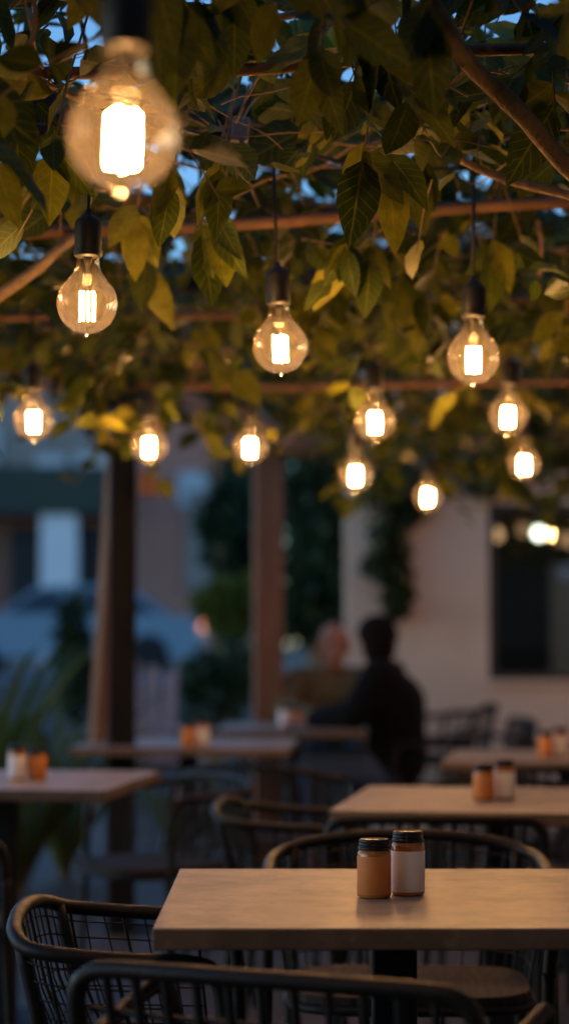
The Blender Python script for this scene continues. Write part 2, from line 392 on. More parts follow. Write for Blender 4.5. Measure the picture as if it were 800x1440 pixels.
LAMPS = [  # px, py of the globe centre, distance, label
    (173, 190, 1.90, 'largest glowing globe bulb, close up and blurred at top left'),
    (123, 427, 3.48, 'clear sharp globe bulb hanging left, right below the big blurred bulb'),
    (394, 487, 3.89, 'clear sharp globe bulb on a long bare cord in the middle'),
    (665, 503, 4.05, 'clear globe bulb on a long cord at right, lowest of the three sharp bulbs'),
    (48, 591, 5.45, 'blurred bulb at far left above the street, left of the dark post'),
    (210, 627, 6.0, 'blurred bulb hanging just right of the dark timber post'),
    (352, 628, 6.4, 'blurred bulb hanging in front of the top of the brown middle post'),
    (527, 592, 5.35, 'larger blurred bulb on a thin cord right of the middle'),
    (714, 584, 5.55, 'blurred bulb hanging right below the sharp right hand bulb'),
    (500, 667, 6.5, 'blurred bulb hanging low, just right of the brown middle post'),
    (601, 698, 7.9, 'smallest and lowest blurred bulb in front of the plaster wall'),
    (736, 652, 6.8, 'blurred bulb over the dark window, lower of the close pair'),
    (1567, 640, 6.6, 'unseen bulb added to warm the wall, right of the view over the tables'),
    (985, 667, 9.6, 'unseen bulb added right of the view to warm the cafe wall'),
    (1000, 705, 10.9, 'unseen bulb added right of the view, nearest the cafe wall, to warm it'),
]  # bulbs past the right edge are unseen, added to warm the wall
LP = []
for i, (px, py, Y, lab) in enumerate(LAMPS):
    p = P(px, py, Y); LP.append(p)
    r = make_lamp(max(.04, CABLE_Z - p.z - .166))
    r.location = p; r.rotation_euler = (math.radians(1.6 * math.sin(i * 2.1)), math.radians(1.8 * math.sin(i * 3.7 + 1)), i * 1.3); r['label'] = lab; r['group'] = 'filament bulbs hanging under the vine canopy'

# ------------------------------------------------------------------ festoon cables
def cable(pts, label):
    pts = smooth_path(pts, 8)
    t = thing('festoon_cable', label, 'cable', pts[0], 0, 'black cables that carry the bulbs')
    MB().tube(pts, .0042, 6).build('wire', M['cord'], t, True, off=pts[0]); return t, pts[0]
def at_z(p, z): return (p.x, p.y, z)
cz = CABLE_Z + .002
def sagline(ps, x0, x1):
    out = [(x0, ps[0][1], cz + .05)]
    for a, b in zip(ps, ps[1:] + [None]):
        out.append(a)
        if b is not None: out.append(((a[0]+b[0])/2, (a[1]+b[1])/2, cz - .02))
    return out + [(x1, ps[-1][1], cz + .05)]
t, o0 = cable(sagline([at_z(LP[1], cz), at_z(LP[2], cz), at_z(LP[3], cz)], -1.4, 1.4), 'black cable strung over the three sharp bulbs')
jb = P(338, 182, 3.72)
j = MB().box(jb, (.034, .018, .048), Matrix.Rotation(.12, 3, 'Y')).box(jb + Vector((.004, 0, -.03)), (.012, .01, .016))
j.build('junction_box', M['junction'], t, bevel=.006, off=o0)
cable(sagline([at_z(LP[4], cz), at_z(LP[7], cz), at_z(LP[8], cz)], -1.8, 1.8), 'black cable strung over the second row of bulbs')
cable(sagline([at_z(LP[5], cz), at_z(LP[6], cz), at_z(LP[9], cz), at_z(LP[11], cz), at_z(LP[12], cz)], -2.1, 2.8), 'black cable strung over the back row of bulbs')
cable(sagline([at_z(LP[0], cz)], -1.0, 1.0), 'black cable above the big blurred bulb')
cable(sagline([at_z(LP[10], cz), at_z(LP[13], cz)], -2.2, 3.0), 'black cable above the smallest bulb by the wall')

# ------------------------------------------------------------------ pergola
pg_base = Vector((P(171, 1035, 8.0).x, 8.0, 0))
pg = thing('pergola', 'timber pergola with rusty cross poles carrying the vine over the tables', 'pergola', pg_base)
def pgp(mb, name, mat, bevel=.006, smooth=False): return mb.build(name, mat, pg, smooth, bevel=bevel, off=pg_base)
xl = pg_base.x
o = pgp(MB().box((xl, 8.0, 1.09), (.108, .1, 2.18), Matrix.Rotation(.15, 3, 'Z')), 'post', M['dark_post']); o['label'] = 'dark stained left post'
xc = P(377, 900, 10.35).x
o = pgp(MB().box((xc, 10.35, 1.08), (.148, .148, 2.16), Matrix.Rotation(.1, 3, 'Z')), 'post', M['red_post']); o['label'] = 'brown timber middle post'
pgp(MB().box((1.75, 6.6, 1.09), (.12, .12, 2.18)), 'post', M['post'])
pgp(MB().box((-1.75, 3.4, 1.09), (.12, .12, 2.18)), 'post', M['dark_post'])
pgp(MB().box((1.75, 2.8, 1.09), (.12, .12, 2.18)), 'post', M['post'])
o = pgp(MB().beam(P(136, 1062, 8.25), P(166, 585, 8.15), .06, .05), 'brace', M['post']); o['label'] = 'leaning timber brace behind the dark post'
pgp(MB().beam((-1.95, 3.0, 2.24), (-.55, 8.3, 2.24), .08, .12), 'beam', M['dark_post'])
pgp(MB().beam((xl - .2, 7.9, 2.222), (xc + .2, 10.55, 2.2), .09, .13), 'beam', M['post'])
pgp(MB().beam((xc, 10.35, 2.215), (3.2, 10.5, 2.22), .09, .13), 'beam', M['post'])
pgp(MB().beam((1.75, 2.0, 2.24), (1.75, 9.7, 2.24), .08, .12), 'beam', M['post'])
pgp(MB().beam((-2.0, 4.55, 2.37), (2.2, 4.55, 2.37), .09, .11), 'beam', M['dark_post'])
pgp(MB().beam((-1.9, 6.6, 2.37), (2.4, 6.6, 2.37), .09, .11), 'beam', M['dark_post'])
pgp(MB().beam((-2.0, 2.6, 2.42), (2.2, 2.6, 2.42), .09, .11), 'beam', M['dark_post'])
def pole(a, b, r, bend=.02):
    a, b = Vector(a), Vector(b); pts = [a.lerp(b, k / 10) + Vector((0, 0, bend * math.sin(k * 1.1))) for k in range(11)]
    pgp(MB().tube(pts, [r * (1 + .06 * math.sin(k * 2.3)) for k in range(11)], 12), 'cross_pole', M['rust'], 0, True)
pole(P(-300, 348, 4.25), P(1100, 270, 4.3), .0145, .006)
pole(P(-100, 545, 6.9), P(1100, 538, 6.9), .012, .008)
pole(P(-100, 455, 5.6), P(1000, 415, 5.6), .011, .01)
pole(P(-200, 120, 3.25), P(1000, 60, 3.3), .011, .008)
o = pgp(MB().box(P(208, 680, 7.85), (.07, .05, .1)), 'bracket', M['post']); o['label'] = 'small brown wooden block beside the dark post'

# ------------------------------------------------------------------ the vine
vb = Vector((-.95, 4.4, 0))
vine = thing('climbing_vine', 'broad leaved vine covering the pergola with a dense leafy ceiling', 'vine', vb)
def branch(pts, r0, r1, name='branch', k=7, wob=.006, lab=None):
    pts = smooth_path(pts, k)
    pts = [p + Vector(noise.noise_vector(p * 6)) * wob for p in pts]
    n = len(pts); rs = [(r0 + (r1 - r0) * i / (n - 1)) * (1 + .13 * noise.noise(p * 25)) for i, p in enumerate(pts)]
    o = MB().tube(pts, rs, 9).build(name, M['bark'], vine, True, off=vb)
    if lab: o['label'] = lab
    return o
branch([P(560, -60, 2.95), P(610, 10, 3.0), P(655, 85, 3.05), P(720, 150, 3.15), P(780, 215, 3.25), P(830, 262, 3.3)], .013, .0165, lab='thick bare branch slanting down at upper right')
branch([P(650, 225, 3.7), P(690, 243, 3.7), P(745, 262, 3.7), P(860, 292, 3.7)], .007, .0095)
branch([P(-60, 450, 3.9), P(10, 408, 4.0), P(60, 370, 4.1), P(110, 332, 4.22), P(200, 300, 4.5)], .014, .010)
branch([P(216, 640, 7.0), P(224, 575, 7.0), P(244, 532, 7.0), P(285, 505, 6.9), P(340, 490, 6.8)], .017, .012)
branch([P(500, 372, 4.9), P(580, 365, 4.9), P(670, 360, 5.0), P(820, 350, 5.0)], .006, .007)
branch([P(-20, 118, 3.3), P(60, 116, 3.3), P(120, 140, 3.35), P(180, 150, 3.4), P(260, 150, 3.5)], .006, .008)
branch([P(330, 215, 3.9), P(350, 260, 3.85), P(362, 290, 3.85)], .005, .003)
branch([P(290, 40, 3.2), P(370, 28, 3.2), P(470, 5, 3.15), P(540, -20, 3.1)], .006, .007)
branch([P(570, 172, 3.2), P(620, 130, 3.15), P(665, 92, 3.1)], .003, .004)
branch([P(600, 520, 6.6), P(680, 470, 6.4), P(760, 440, 6.2), P(830, 425, 6.0)], .010, .008)
branch([P(755, 310, 4.4), P(762, 350, 4.4), P(757, 400, 4.5)], .006, .003)
branch([P(20, 80, 2.9), P(45, 60, 2.9), P(50, 20, 2.9), P(40, -40, 2.85)], .004, .005)
branch([vb + Vector((0, 0, 0)), vb + Vector((.04, .02, .7)), vb + Vector((-.03, .05, 1.4)), vb + Vector((.08, .1, 2.0)), vb + Vector((.5, .3, 2.2)), vb + Vector((1.2, .6, 2.25))], .035, .014, name='trunk')

xs, ys, zs = [], [], []
def zlow(x, y):
    z = 2.10 - .07 * min(1, max(0, (y - 4.6) / 1.6)) + .08 * noise.noise(Vector((x * 1.7, y * 1.1, 3))) + .06 * noise.noise(Vector((x * 5, y * 4, 9)))
    if y > 8.0: z -= .06 * min(1, (y - 8.0) / 1.3)
    return z
def near_lamp(x, y, z, m):
    for i, p in enumerate(LP):
        if z < p.z + .20 and (x - p.x) ** 2 + (y - p.y) ** 2 < m * m: return True
        if p.y - .8 < y < p.y and abs(x - p.x * y / p.y) < .07 and z < CAMZ + (p.z + .17 - CAMZ) * y / p.y: return True
    return False
B, A, N_, L_, W_, T_ = [], [], [], [], [], []
tw = MB()
rnd = random.random
nsp = 0
def edge(x):
    e = 7.25 + (x + .9) * 1.15 if x < .25 else 8.57 + (x - .25) * 1.6
    return min(9.9, max(7.0, e)) + .25 * noise.noise(Vector((x * 4, 7, 1)))
BR = []
def front_of_branch(p, m=.016):
    ux, uz = p.x / p.y, (p.z - CAMZ) / p.y
    for q in BR:
        if q.y - 1.3 < p.y < q.y + .03 and abs(ux - q.x / q.y) < m and abs(uz - (q.z - CAMZ) / q.y) < m: return True
    return False
TWL = True
for px0, py0, px1, py1, Y0, Y1 in [(600, 0, 660, 85, 3., 3.05), (660, 85, 720, 150, 3.05, 3.15), (720, 150, 800, 235, 3.15, 3.28), (675, 237, 800, 275, 3.7, 3.7), (200, 322, 800, 291, 4.27, 4.28), (0, 412, 110, 335, 4., 4.2), (300, 540, 780, 538, 6.9, 6.9)]:
    for k in range(14): BR.append(P(px0 + (px1 - px0) * k / 13, py0 + (py1 - py0) * k / 13, Y0 + (Y1 - Y0) * k / 13))
while nsp < 2950:
    y = 1.7 + 8.3 * rnd() ** .9; half = .16 * y + .75
    x = (rnd() * 2 - 1) * half
    if y > edge(x): continue
    dens = .62 + .55 * noise.noise(Vector((x * 1.6, y * 1.2, 20)))
    if y < 4.7: dens *= .62
    if rnd() > dens + .25: continue
    zl = zlow(x, y); z = zl + .02 + rnd() ** 1.2 * .42
    if rnd() < .07: z = zl - rnd() * .16
    nsp += 1
    a = rnd() * 2 * PI; d = Vector((math.cos(a), math.sin(a), -.25 - 1.0 * rnd())).normalized()
    ln = .10 + .16 * rnd(); p0 = Vector((x, y, z)); p1 = p0 + d * ln + Vector((0, 0, -.02))
    pj = ((p0.x / y) * F + 400, 900 - (p1.z - CAMZ) / y * F)
    if (525 < pj[0] < 640 and 95 < pj[1] < 160 or 425 < pj[0] < 480 and 50 < pj[1] < 105 or 690 < pj[0] < 800 and 90 < pj[1] < 150) and rnd() < .72: continue
    if near_lamp(p1.x, p1.y, p1.z - .06, .09) or (rnd() < .8 and front_of_branch((p0 + p1) / 2)): continue
    pm = (p0 + p1) / 2 + Vector((0, 0, .02))
    if rnd() < .7: tw.tube([p0, pm, p1], [.0022, .0018, .0012], 4, False)
    k = random.randint(3, 6); tint = .5 + .55 * noise.noise(Vector((x * 2, y * 2, 40))); big = .85 + .4 * rnd()
    for q in range(k):
        f = (q + .6) / k; b = p0.lerp(pm, f * 2) if f < .5 else pm.lerp(p1, f * 2 - 1)
        sa = a + (1 if q % 2 else -1) * (.5 + .8 * rnd()) if q < k - 1 else a + .3 * (rnd() - .5)
        ax = Vector((math.cos(sa), math.sin(sa), .15 - 1.35 * rnd()))
        l = (.052 + .075 * rnd() ** 1.3) * big
        if near_lamp(b.x + ax.x * .05, b.y, b.z - l * .8, .085): continue
        if rnd() < .9 and front_of_branch(b + ax.normalized() * l * .6, .013): continue
        B.append(b); A.append(ax); N_.append(Vector((random.gauss(0, .7), random.gauss(0, .7) - .35, .8))); L_.append(l)
        W_.append(l * (.46 + .2 * rnd())); T_.append(min(1, max(0, tint + random.gauss(0, .27))))
# a few long hanging sprays as in the photo
for (px, py, Y) in [(240, 285, 3.55), (305, 345, 3.75), (285, 350, 3.8), (75, 240, 3.2), (510, 250, 3.35), (545, 265, 3.4), (488, 372, 4.0), (448, 120, 2.9), (600, 60, 2.75), (580, 260, 3.9), (190, 330, 3.9), (205, 395, 4.3),
                     (310, 275, 3.4), (135, 560, 6.6), (350, 360, 4.6), (560, 420, 4.8), (590, 440, 4.9), (690, 375, 4.3), (250, 60, 2.7), (215, 20, 2.6), (500, 20, 2.7), (520, 385, 4.0), (330, 30, 3.0), (20, 170, 3.3), (125, 200, 3.4)]:
    p = P(px, py, Y)
    for q in range(3):
        ax = Vector((random.gauss(0, .45), random.gauss(0, .4), -1)); l = .085 + .045 * rnd()
        if q == 0: ax = Vector((random.gauss(0, .2), -.1, -1)); l *= 1.15
        B.append(p + Vector((0, 0, .03 + .015 * q))); A.append(ax); N_.append(Vector((random.gauss(0, .35), -1, random.gauss(0.2, .3)))); L_.append(l); W_.append(l * (.42 + .12 * rnd())); T_.append(min(1, max(.1, random.gauss(.6, .2))))
    tw.tube([p + Vector((0, 0, .03)), p + Vector((.02, .03, .16)), p + Vector((.06, .1, .34))], [.0016, .002, .0025], 4, False)
# unseen leaves added beside and above the view to keep sky light out
no = 0
while no < 5200:
    x = -2.1 + 5.6 * rnd(); y = -1.5 + 11.2 * rnd()
    if y > 1.7 and abs(x) < .16 * y + .62: continue
    if y > edge(x) + .2: continue
    no += 1
    a = rnd() * 2 * PI; l = .15 + .09 * rnd()
    B.append(Vector((x, y, 2.16 + .34 * rnd()))); A.append(Vector((math.cos(a), math.sin(a), .1 - .7 * rnd()))); N_.append(Vector((random.gauss(0, .5), random.gauss(0, .5), 1)))
    L_.append(l); W_.append(l * .62); T_.append(min(1, max(0, random.gauss(.45, .2))))
# bare runners and thin stems straggling through the underside
for k in range(110):
    y = 2.4 + 6.0 * rnd(); x = (rnd() * 2 - 1) * (.15 * y + .2)
    if y > edge(x) - .3: continue
    z = zlow(x, y) - .01 + .12 * rnd(); a = rnd() * 2 * PI; l = .25 + .55 * rnd()
    q = [Vector((x, y, z))]
    for i in range(5):
        a += random.gauss(0, .35); q.append(q[-1] + Vector((math.cos(a), math.sin(a), random.gauss(0.03, .25))) * l / 5)
    if any(near_lamp(p.x, p.y, p.z - .03, .06) for p in q): continue
    r0 = .0018 + .003 * rnd() ** 2; tw.tube(smooth_path(q, 4), [r0 * (1 - .6 * i / 20) for i in range(21)], 5, False)
arr = lambda l: np.array([tuple(v) for v in l])
leaf_mesh('foliage', M['leaf'], vine, arr(B), arr(A), arr(N_), np.array(L_), np.array(W_), np.array(T_), vb)
tw.build('twigs', M['twig'], vine, True, off=vb)

# ------------------------------------------------------------------ tables and jars
def make_table(loc, rz, w, d, label):      # loc = centre on the floor
    t = thing('cafe_table', label, 'table', loc, rz, 'stone topped cafe tables')
    MB().box((0, 0, .724), (w, d, .032)).build('tabletop', M['stone'], t, bevel=.003)
    MB().box((0, 0, .355), (.072, .072, .67)).build('pedestal', M['black_metal'], t, bevel=.004)
    MB().box((0, 0, .699), (.3, .3, .012)).build('mounting_plate', M['black_metal'], t, bevel=.002)
    MB().box((0, 0, .011), (.44, .44, .018)).build('foot_plate', M['black_metal'], t, bevel=.005)
    return t
make_table((.18, 3.32, 0), 0, .746, .76, 'sharp nearest table with tan stone top')
def tab_from_left(nl, rz, w, d, label):
    c = Vector((nl[0], nl[1], 0)) + Matrix.Rotation(rz, 3, 'Z') @ Vector((w / 2, d / 2, 0)); return make_table(c, rz, w, d, label)
def tab_from_right(nr, rz, w, d, label):
    c = Vector((nr[0], nr[1], 0)) + Matrix.Rotation(rz, 3, 'Z') @ Vector((-w / 2, d / 2, 0)); return make_table(c, rz, w, d, label)
tab_from_left((.11, 4.96), math.radians(-9), .8, .85, 'tan table right behind the nearest one')
tab_from_right((-.5, 5.6), math.radians(-7), .8, .85, 'blurred table at the left edge under the dark post')
make_table((-.39, 8.2, 0), math.radians(-3), .86, .8, 'blurred table in front of the middle post')
make_table((.05, 9.75, 0), math.radians(-3), .72, .8, 'blurred far table where the two people sit')
tab_from_left((.54, 6.95), math.radians(-9), .86, .8, 'blurred table at the right edge under the window')

def make_jar(kind):
    t = thing('condiment_jar', '', 'jar')
    h = .0 if kind == 'o' else .0095
    b = MB().lathe([(.024, 0), (.0265, .0015), (.0275, .004), (.0275, .070 + h), (.0268, .0735 + h), (.0245, .0765 + h), (.0235, .0785 + h)], 40)
    b.build('glass_body', M['amber'], t, True)
    MB().lathe([(.02775, .0065), (.0279, .0067), (.0279, .0675 if kind == 'o' else .0725), (.02775, .0677 if kind == 'o' else .0727)], 40).build('paper_label', M['label_o' if kind == 'o' else 'label_w'], t, True).modifiers.new('edge', 'EDGE_SPLIT').split_angle = .7
    z0 = .0772 + h
    prof = [(.0225, z0), (.0262, z0 + .0008), (.0266, z0 + .003), (.0262, z0 + .0050), (.0240, z0 + .0058), (.0238, z0 + .0068), (.0250, z0 + .0078), (.0252, z0 + .0098), (.0238, z0 + .0108), (.0236, z0 + .0118), (.0246, z0 + .0130), (.0246, z0 + .0158), (.0232, z0 + .0176), (.0212, z0 + .0180), (.0200, z0 + .0168), (.0005, z0 + .0164)]
    MB().lathe(prof, 40).build('screw_cap', M['cap'], t, True)
    return t
jo, jw = make_jar('o'), make_jar('w')
G = 'condiment jars on the tables'
first = {'o': True, 'w': True}
def jar(kind, x, y, label, rz=0):
    src = jo if kind == 'o' else jw
    if first[kind]:
        src.location = (x, y, .7402); src['label'] = label; src['group'] = G; first[kind] = False; return
    dup(src, (x, y, .7402), rz, label, G)
jar('o', .1465, 3.29, 'sharp amber jar with orange label and black cap on the nearest table')
jar('w', .2040, 3.325, 'sharp amber jar with white label and black cap on the nearest table')
jar('o', .522, 5.26, 'orange labelled jar on the second table, left of the white one', 1)
jar('w', .580, 5.29, 'white labelled jar on the second table, right of the orange one', 2)
jar('w', -.803, 6.03, 'white labelled jar on the table at the left edge', 1)
jar('o', -.745, 6.05, 'orange labelled jar on the table at the left edge', 2)
jar('o', -.383, 7.92, 'orange labelled jar on the table before the middle post', 1)
jar('w', -.328, 7.95, 'white labelled jar on the table before the middle post', 2)
jar('w', .0, 9.72, 'white labelled jar on the table where two people sit', 1)
jar('o', .058, 9.76, 'orange labelled jar on the table where two people sit', 2)
jar('o', .938, 7.2, 'orange labelled jar on the right edge table under the window', 1)
jar('w', .996, 7.24, 'white labelled jar on the right edge table under the window', 2)

# ------------------------------------------------------------------ chairs (front is +Y)
def make_arm_chair():           # low barrel chair with a continuous curved rail and wire mesh back
    t = thing('mesh_chair', '', 'chair')
    W = .262
    def rail_pt(s):             # s 0..1 from the left arm front round to the right arm front
        pass
    half = [(-W, .045, .575), (-W, .035, .638), (-W, .005, .664), (-W - .002, -.10, .670), (-W, -.19, .676), (-.242, -.258, .684), (-.19, -.288, .700), (-.1, -.299, .712), (0, -.302, .716)]
    full = half + [(-x, y, z) for (x, y, z) in reversed(half[:-1])]
    path = smooth_path(full, 5)
    MB().tube(path, .0125, 10).build('top_rail', M['rail_metal'], t, True)
    # legs
    for sx in (-1, 1):
        MB().tube(smooth_path([(sx * W, .045, .58), (sx * (W + .002), .05, .40), (sx * (W + .01), .07, 0)], 4), [.012] * 9, 9).build('leg', M['black_metal'], t, True)
        MB().tube(smooth_path([(sx * .222, -.273, .69), (sx * .225, -.235, .45), (sx * .24, -.285, 0)], 4), [.012] * 9, 9).build('leg', M['black_metal'], t, True)
    s = MB()
    n = 24; ring = []
    for k in range(n):          # rounded seat board
        a = 2 * PI * k / n; c, q = math.cos(a), math.sin(a); e = .55
        ring.append((.228 * abs(c) ** e * (1 if c > 0 else -1), -.03 + .205 * abs(q) ** e * (1 if q > 0 else -1)))
    s.add([(x, y, .435) for x, y in ring] + [(x, y, .455) for x, y in ring], [tuple(range(n - 1, -1, -1)), tuple(range(n, 2 * n))] + [(k, (k + 1) % n, (k + 1) % n + n, k + n) for k in range(n)])
    s.build('seat', M['seat'], t, bevel=.004)
    MB().tube([(x, y, .428) for x, y in ring] + [(ring[0][0], ring[0][1], .428)], .009, 8).build('seat_ring', M['black_metal'], t, True)
    # back mesh: from the rail down to the rear of the seat
    bk = [p for p in path if p.y < -.02]
    def low(p): 
        return Vector((p.x * .86, max(-.215, p.y * .78 + .02), .45))
    m = MB(); step = len(bk)
    ts = [i / 26 for i in range(27)]
    def on(s_):
        f = s_ * (len(bk) - 1); i = min(int(f), len(bk) - 2); return bk[i].lerp(bk[i + 1], f - i)
    for k, s_ in enumerate(ts):
        p = on(s_); m.tube([p, p.lerp(low(p), .5) + Vector((0, -.012 if p.y < -.2 else 0, 0)), low(p)], .0018 if k % 3 else .0034, 5, False)
    for h in (.1, .22, .34, .46, .58, .72, .86):
        m.tube([on(i / 40).lerp(low(on(i / 40)), h) + Vector((0, -.012 * 4 * h * (1 - h) if on(i / 40).y < -.2 else 0, 0)) for i in range(41)], .0017, 5, False)
    m.build('backrest', M['black_metal'], t, True)
    return t

def make_slat_chair():          # squarer chair: inverted U back with round slats and short low arms
    t = thing('slat_chair', '', 'chair')
    W = .262
    half = [(-W + .008, -.245, .50), (-W, -.258, .63), (-W + .002, -.268, .69), (-W + .022, -.273, .716), (-W + .06, -.278, .724), (-.1, -.29, .727), (0, -.294, .728)]
    full = half + [(-x, y, z) for (x, y, z) in reversed(half[:-1])]
    path = smooth_path(full, 5)
    MB().tube(path, .0125, 10).build('top_rail', M['rail_metal'], t, True)
    for sx in (-1, 1):
        MB().tube(smooth_path([(sx * .235, .09, .44), (sx * .245, .1, .22), (sx * .25, .115, 0)], 4), .012, 9).build('leg', M['black_metal'], t, True)
        MB().tube(smooth_path([(sx * (W - .008), -.245, .505), (sx * .245, -.235, .3), (sx * .25, -.28, 0)], 4), .012, 9).build('leg', M['black_metal'], t, True)
        MB().tube(smooth_path([(sx * W, -.256, .61), (sx * (W + .006), -.14, .635), (sx * (W + .010), -.02, .655), (sx * (W + .008), .015, .652), (sx * (W), .035, .61), (sx * .24, .06, .44)], 5), .0125, 9).build('arm', M['rail_metal'], t, True)
    s = MB(); n = 24; ring = []
    for k in range(n):
        a = 2 * PI * k / n; c, q = math.cos(a), math.sin(a); e = .5
        ring.append((.245 * abs(c) ** e * (1 if c > 0 else -1), -.05 + .18 * abs(q) ** e * (1 if q > 0 else -1)))
    s.add([(x, y, .435) for x, y in ring] + [(x, y, .455) for x, y in ring], [tuple(range(n - 1, -1, -1)), tuple(range(n, 2 * n))] + [(k, (k + 1) % n, (k + 1) % n + n, k + n) for k in range(n)])
    s.build('seat', M['seat'], t, bevel=.004)
    MB().tube([(x, y, .428) for x, y in ring] + [(ring[0][0], ring[0][1], .428)], .009, 8).build('seat_ring', M['black_metal'], t, True)
    m = MB()
    for k in range(11):
        x = -.215 + .43 * k / 10; y = -.293 + .02 * (x / .25) ** 2
        m.tube([(x, y, .722), (x * .97, y + .03, .58), (x * .93, -.205, .45)], .0062, 7, False)
    for h, z in ((.03, .665), (.055, .585)):
        m.tube([(-.25 + .5 * i / 12, -.293 + h * .55 + .026 * ((-.25 + .5 * i / 12) / .25) ** 2, z) for i in range(13)], .0045, 6, False)
    m.build('backrest', M['black_metal'], t, True)
    return t
ca, cs = make_arm_chair(), make_slat_chair()
CG = 'dark metal chairs around the cafe tables'
used = set()
def chair(kind, x, y, deg, label, z=0, sc=None):
    src = ca if kind == 'a' else cs; rz = math.radians(deg)
    if kind not in used:
        used.add(kind); src.location = (x, y, z); src.rotation_euler = (0, 0, rz); src['label'] = label; src['group'] = CG; return src
    return dup(src, (x, y, z), rz, label, CG, sc)
chair('a', -.132, 3.35, -91, 'black wire mesh chair at the left end of the nearest table')
chair('s', .082, 2.845, -22.7, 'black slatted chair seen from behind in front of the nearest table').scale = (1.07, 1, 1)
chair('a', .505, 3.25, 90, 'black chair cut by the right edge at the nearest table')
chair('a', .25, 4.08, 178, 'black round backed chair behind the nearest table, facing the camera', 0, (1.08, 1, 1.03))
chair('s', .385, 5.14, -4, 'black chair tucked under the near side of the second table')
chair('a', .125, 5.50, -97, 'dark chair with brown lit rail at the left end of the second table')
chair('a', -.87, 5.12, -55, 'dark chair cut by the left edge in front of the left table')
chair('a', -.46, 6.42, 125, 'dark chair at the right end of the left table with its seat showing')
chair('a', -.05, 7.35, -15, 'dark blurred chair before the table at the middle post')
chair('a', .62, 9.72, 78, 'dark chair that the person in black sits on')
chair('a', .03, 10.52, 180, 'dark chair that the bald man sits on')
chair('a', 1.2, 8.35, 176, 'dark round backed chair behind the right edge table, by the wall')
chair('s', 1.03, 10.9, 100, 'dark chair standing alone by the plaster wall under the window')
chair('a', .86, 11.2, 70, 'dark chair standing by the plaster wall behind the person in black', 0, (1, 1, 1.12))
chair('s', .95, 6.95, 2, 'dark chair tucked under the near side of the right edge table')
chair('a', .72, 6.1, -170, 'dark chair behind the second table')

# ------------------------------------------------------------------ ground
def sheet(name, pts, mat):
    me = MB().add(pts, [tuple(range(len(pts)))]); return struct(me.build(name, mat))
sheet('ground', [(-250, -20, -.03), (250, -20, -.03), (250, 400, -.03), (-250, 400, -.03)], M['soil'])
sheet('patio_floor', [(-4.5, -3, 0), (8, -3, 0), (8, 13.5, 0), (-4.5, 13.5, 0)], M['floor'])
STZ = .61
bank = MB(); nx, ny = 24, 14
for j in range(ny + 1):
    for i in range(nx + 1):
        y = 13.5 + (26 - 13.5) * j / ny; x = -14 + 28 * i / nx
        bank.v.append(Vector((x, y, .004 + (STZ - .03) * min(1, j / ny) + .05 * noise.noise(Vector((x, y, 0))) * (0 < j < ny))))
bank.f = [(j*(nx+1)+i, j*(nx+1)+i+1, (j+1)*(nx+1)+i+1, (j+1)*(nx+1)+i) for j in range(ny) for i in range(nx)]
struct(bank.build('garden_bank', M['soil'], smooth=True))
struct(MB().box((0, 33, STZ - .3), (160, 14, .6)).build('street', M['asphalt']))
struct(MB().box((0, 41, STZ - .22), (160, 2, .7)).build('pavement', M['grey']))

# ------------------------------------------------------------------ cafe wall with window
WY = 12.3
wl = P(486, 900, WY).x; wx0, wx1 = P(681, 0, WY).x, P(681, 0, WY).x + 1.5
wz0, wz1 = P(700, 956, WY).z, P(700, 708, WY).z
cb = Vector((wl, WY, 0))
cafe = thing('cafe_building', 'cream plaster cafe building with a dark window', 'building', cb)
WX1 = 6.0; WT = 3.6; th = .25; yc = WY + th / 2
w = MB()
w.box(((wl + wx0) / 2, yc, WT / 2), (wx0 - wl, th, WT)).box(((wx1 + WX1) / 2, yc, WT / 2), (WX1 - wx1, th, WT))
w.box(((wx0 + wx1) / 2, yc, wz0 / 2), (wx1 - wx0, th, wz0)).box(((wx0 + wx1) / 2, yc, (wz1 + WT) / 2), (wx1 - wx0, th, WT - wz1))
w.add([(wl + .004, WY + th + .002, 0), (wl + .3, WY + th + .002, 0), (wl + .8, WY + 5.2, 0), (wl + .5, WY + 5.2, 0), (wl + .004, WY + th + .002, WT), (wl + .3, WY + th + .002, WT), (wl + .8, WY + 5.2, WT), (wl + .5, WY + 5.2, WT)], [(3,2,1,0),(4,5,6,7),(0,1,5,4),(1,2,6,5),(2,3,7,6),(3,0,4,7)])
w.build('wall', M['plaster'], cafe, off=cb)
MB().box(((wl + .5 + WX1) / 2, WY + 2.6, WT + .06), (WX1 - wl - .5 + .3, 5.7, .12)).build('roof', M['grey'], cafe, off=cb)
MB().box(((wl + .9 + WX1) / 2, WY + 5.1, WT / 2), (WX1 - wl - .9, .1, WT - .02)).build('room_wall', M['room'], cafe, off=cb)
MB().box((wx0 + .9, WY + 2.6, .55), (2.6, .5, 1.1)).build('counter', M['counter'], cafe, off=cb)
win = MB(); f_ = .045
xm, zm = (wx0 + wx1) / 2, (wz0 + wz1) / 2
win.box((wx0 + f_/2, WY + .05, zm), (f_, .11, wz1 - wz0)).box((wx1 - f_/2, WY + .05, zm), (f_, .11, wz1 - wz0))
win.box((xm, WY + .05, wz0 + f_/2), (wx1 - wx0 - 2*f_, .11, f_)).box((xm, WY + .05, wz1 - f_/2), (wx1 - wx0 - 2*f_, .11, f_))
wo = win.build('window', M['frame'], cafe, bevel=.004, off=cb)
MB().box((xm, WY + .055, zm), (wx1 - wx0 - 2*f_, .008, wz1 - wz0 - 2*f_)).build('pane', M['pane'], wo, off=cb)
MB().box((xm, WY - .012, wz0 - .02), (wx1 - wx0 + .06, .03, .03)).build('window_sill', M['plaster'], wo, off=cb, bevel=.004)

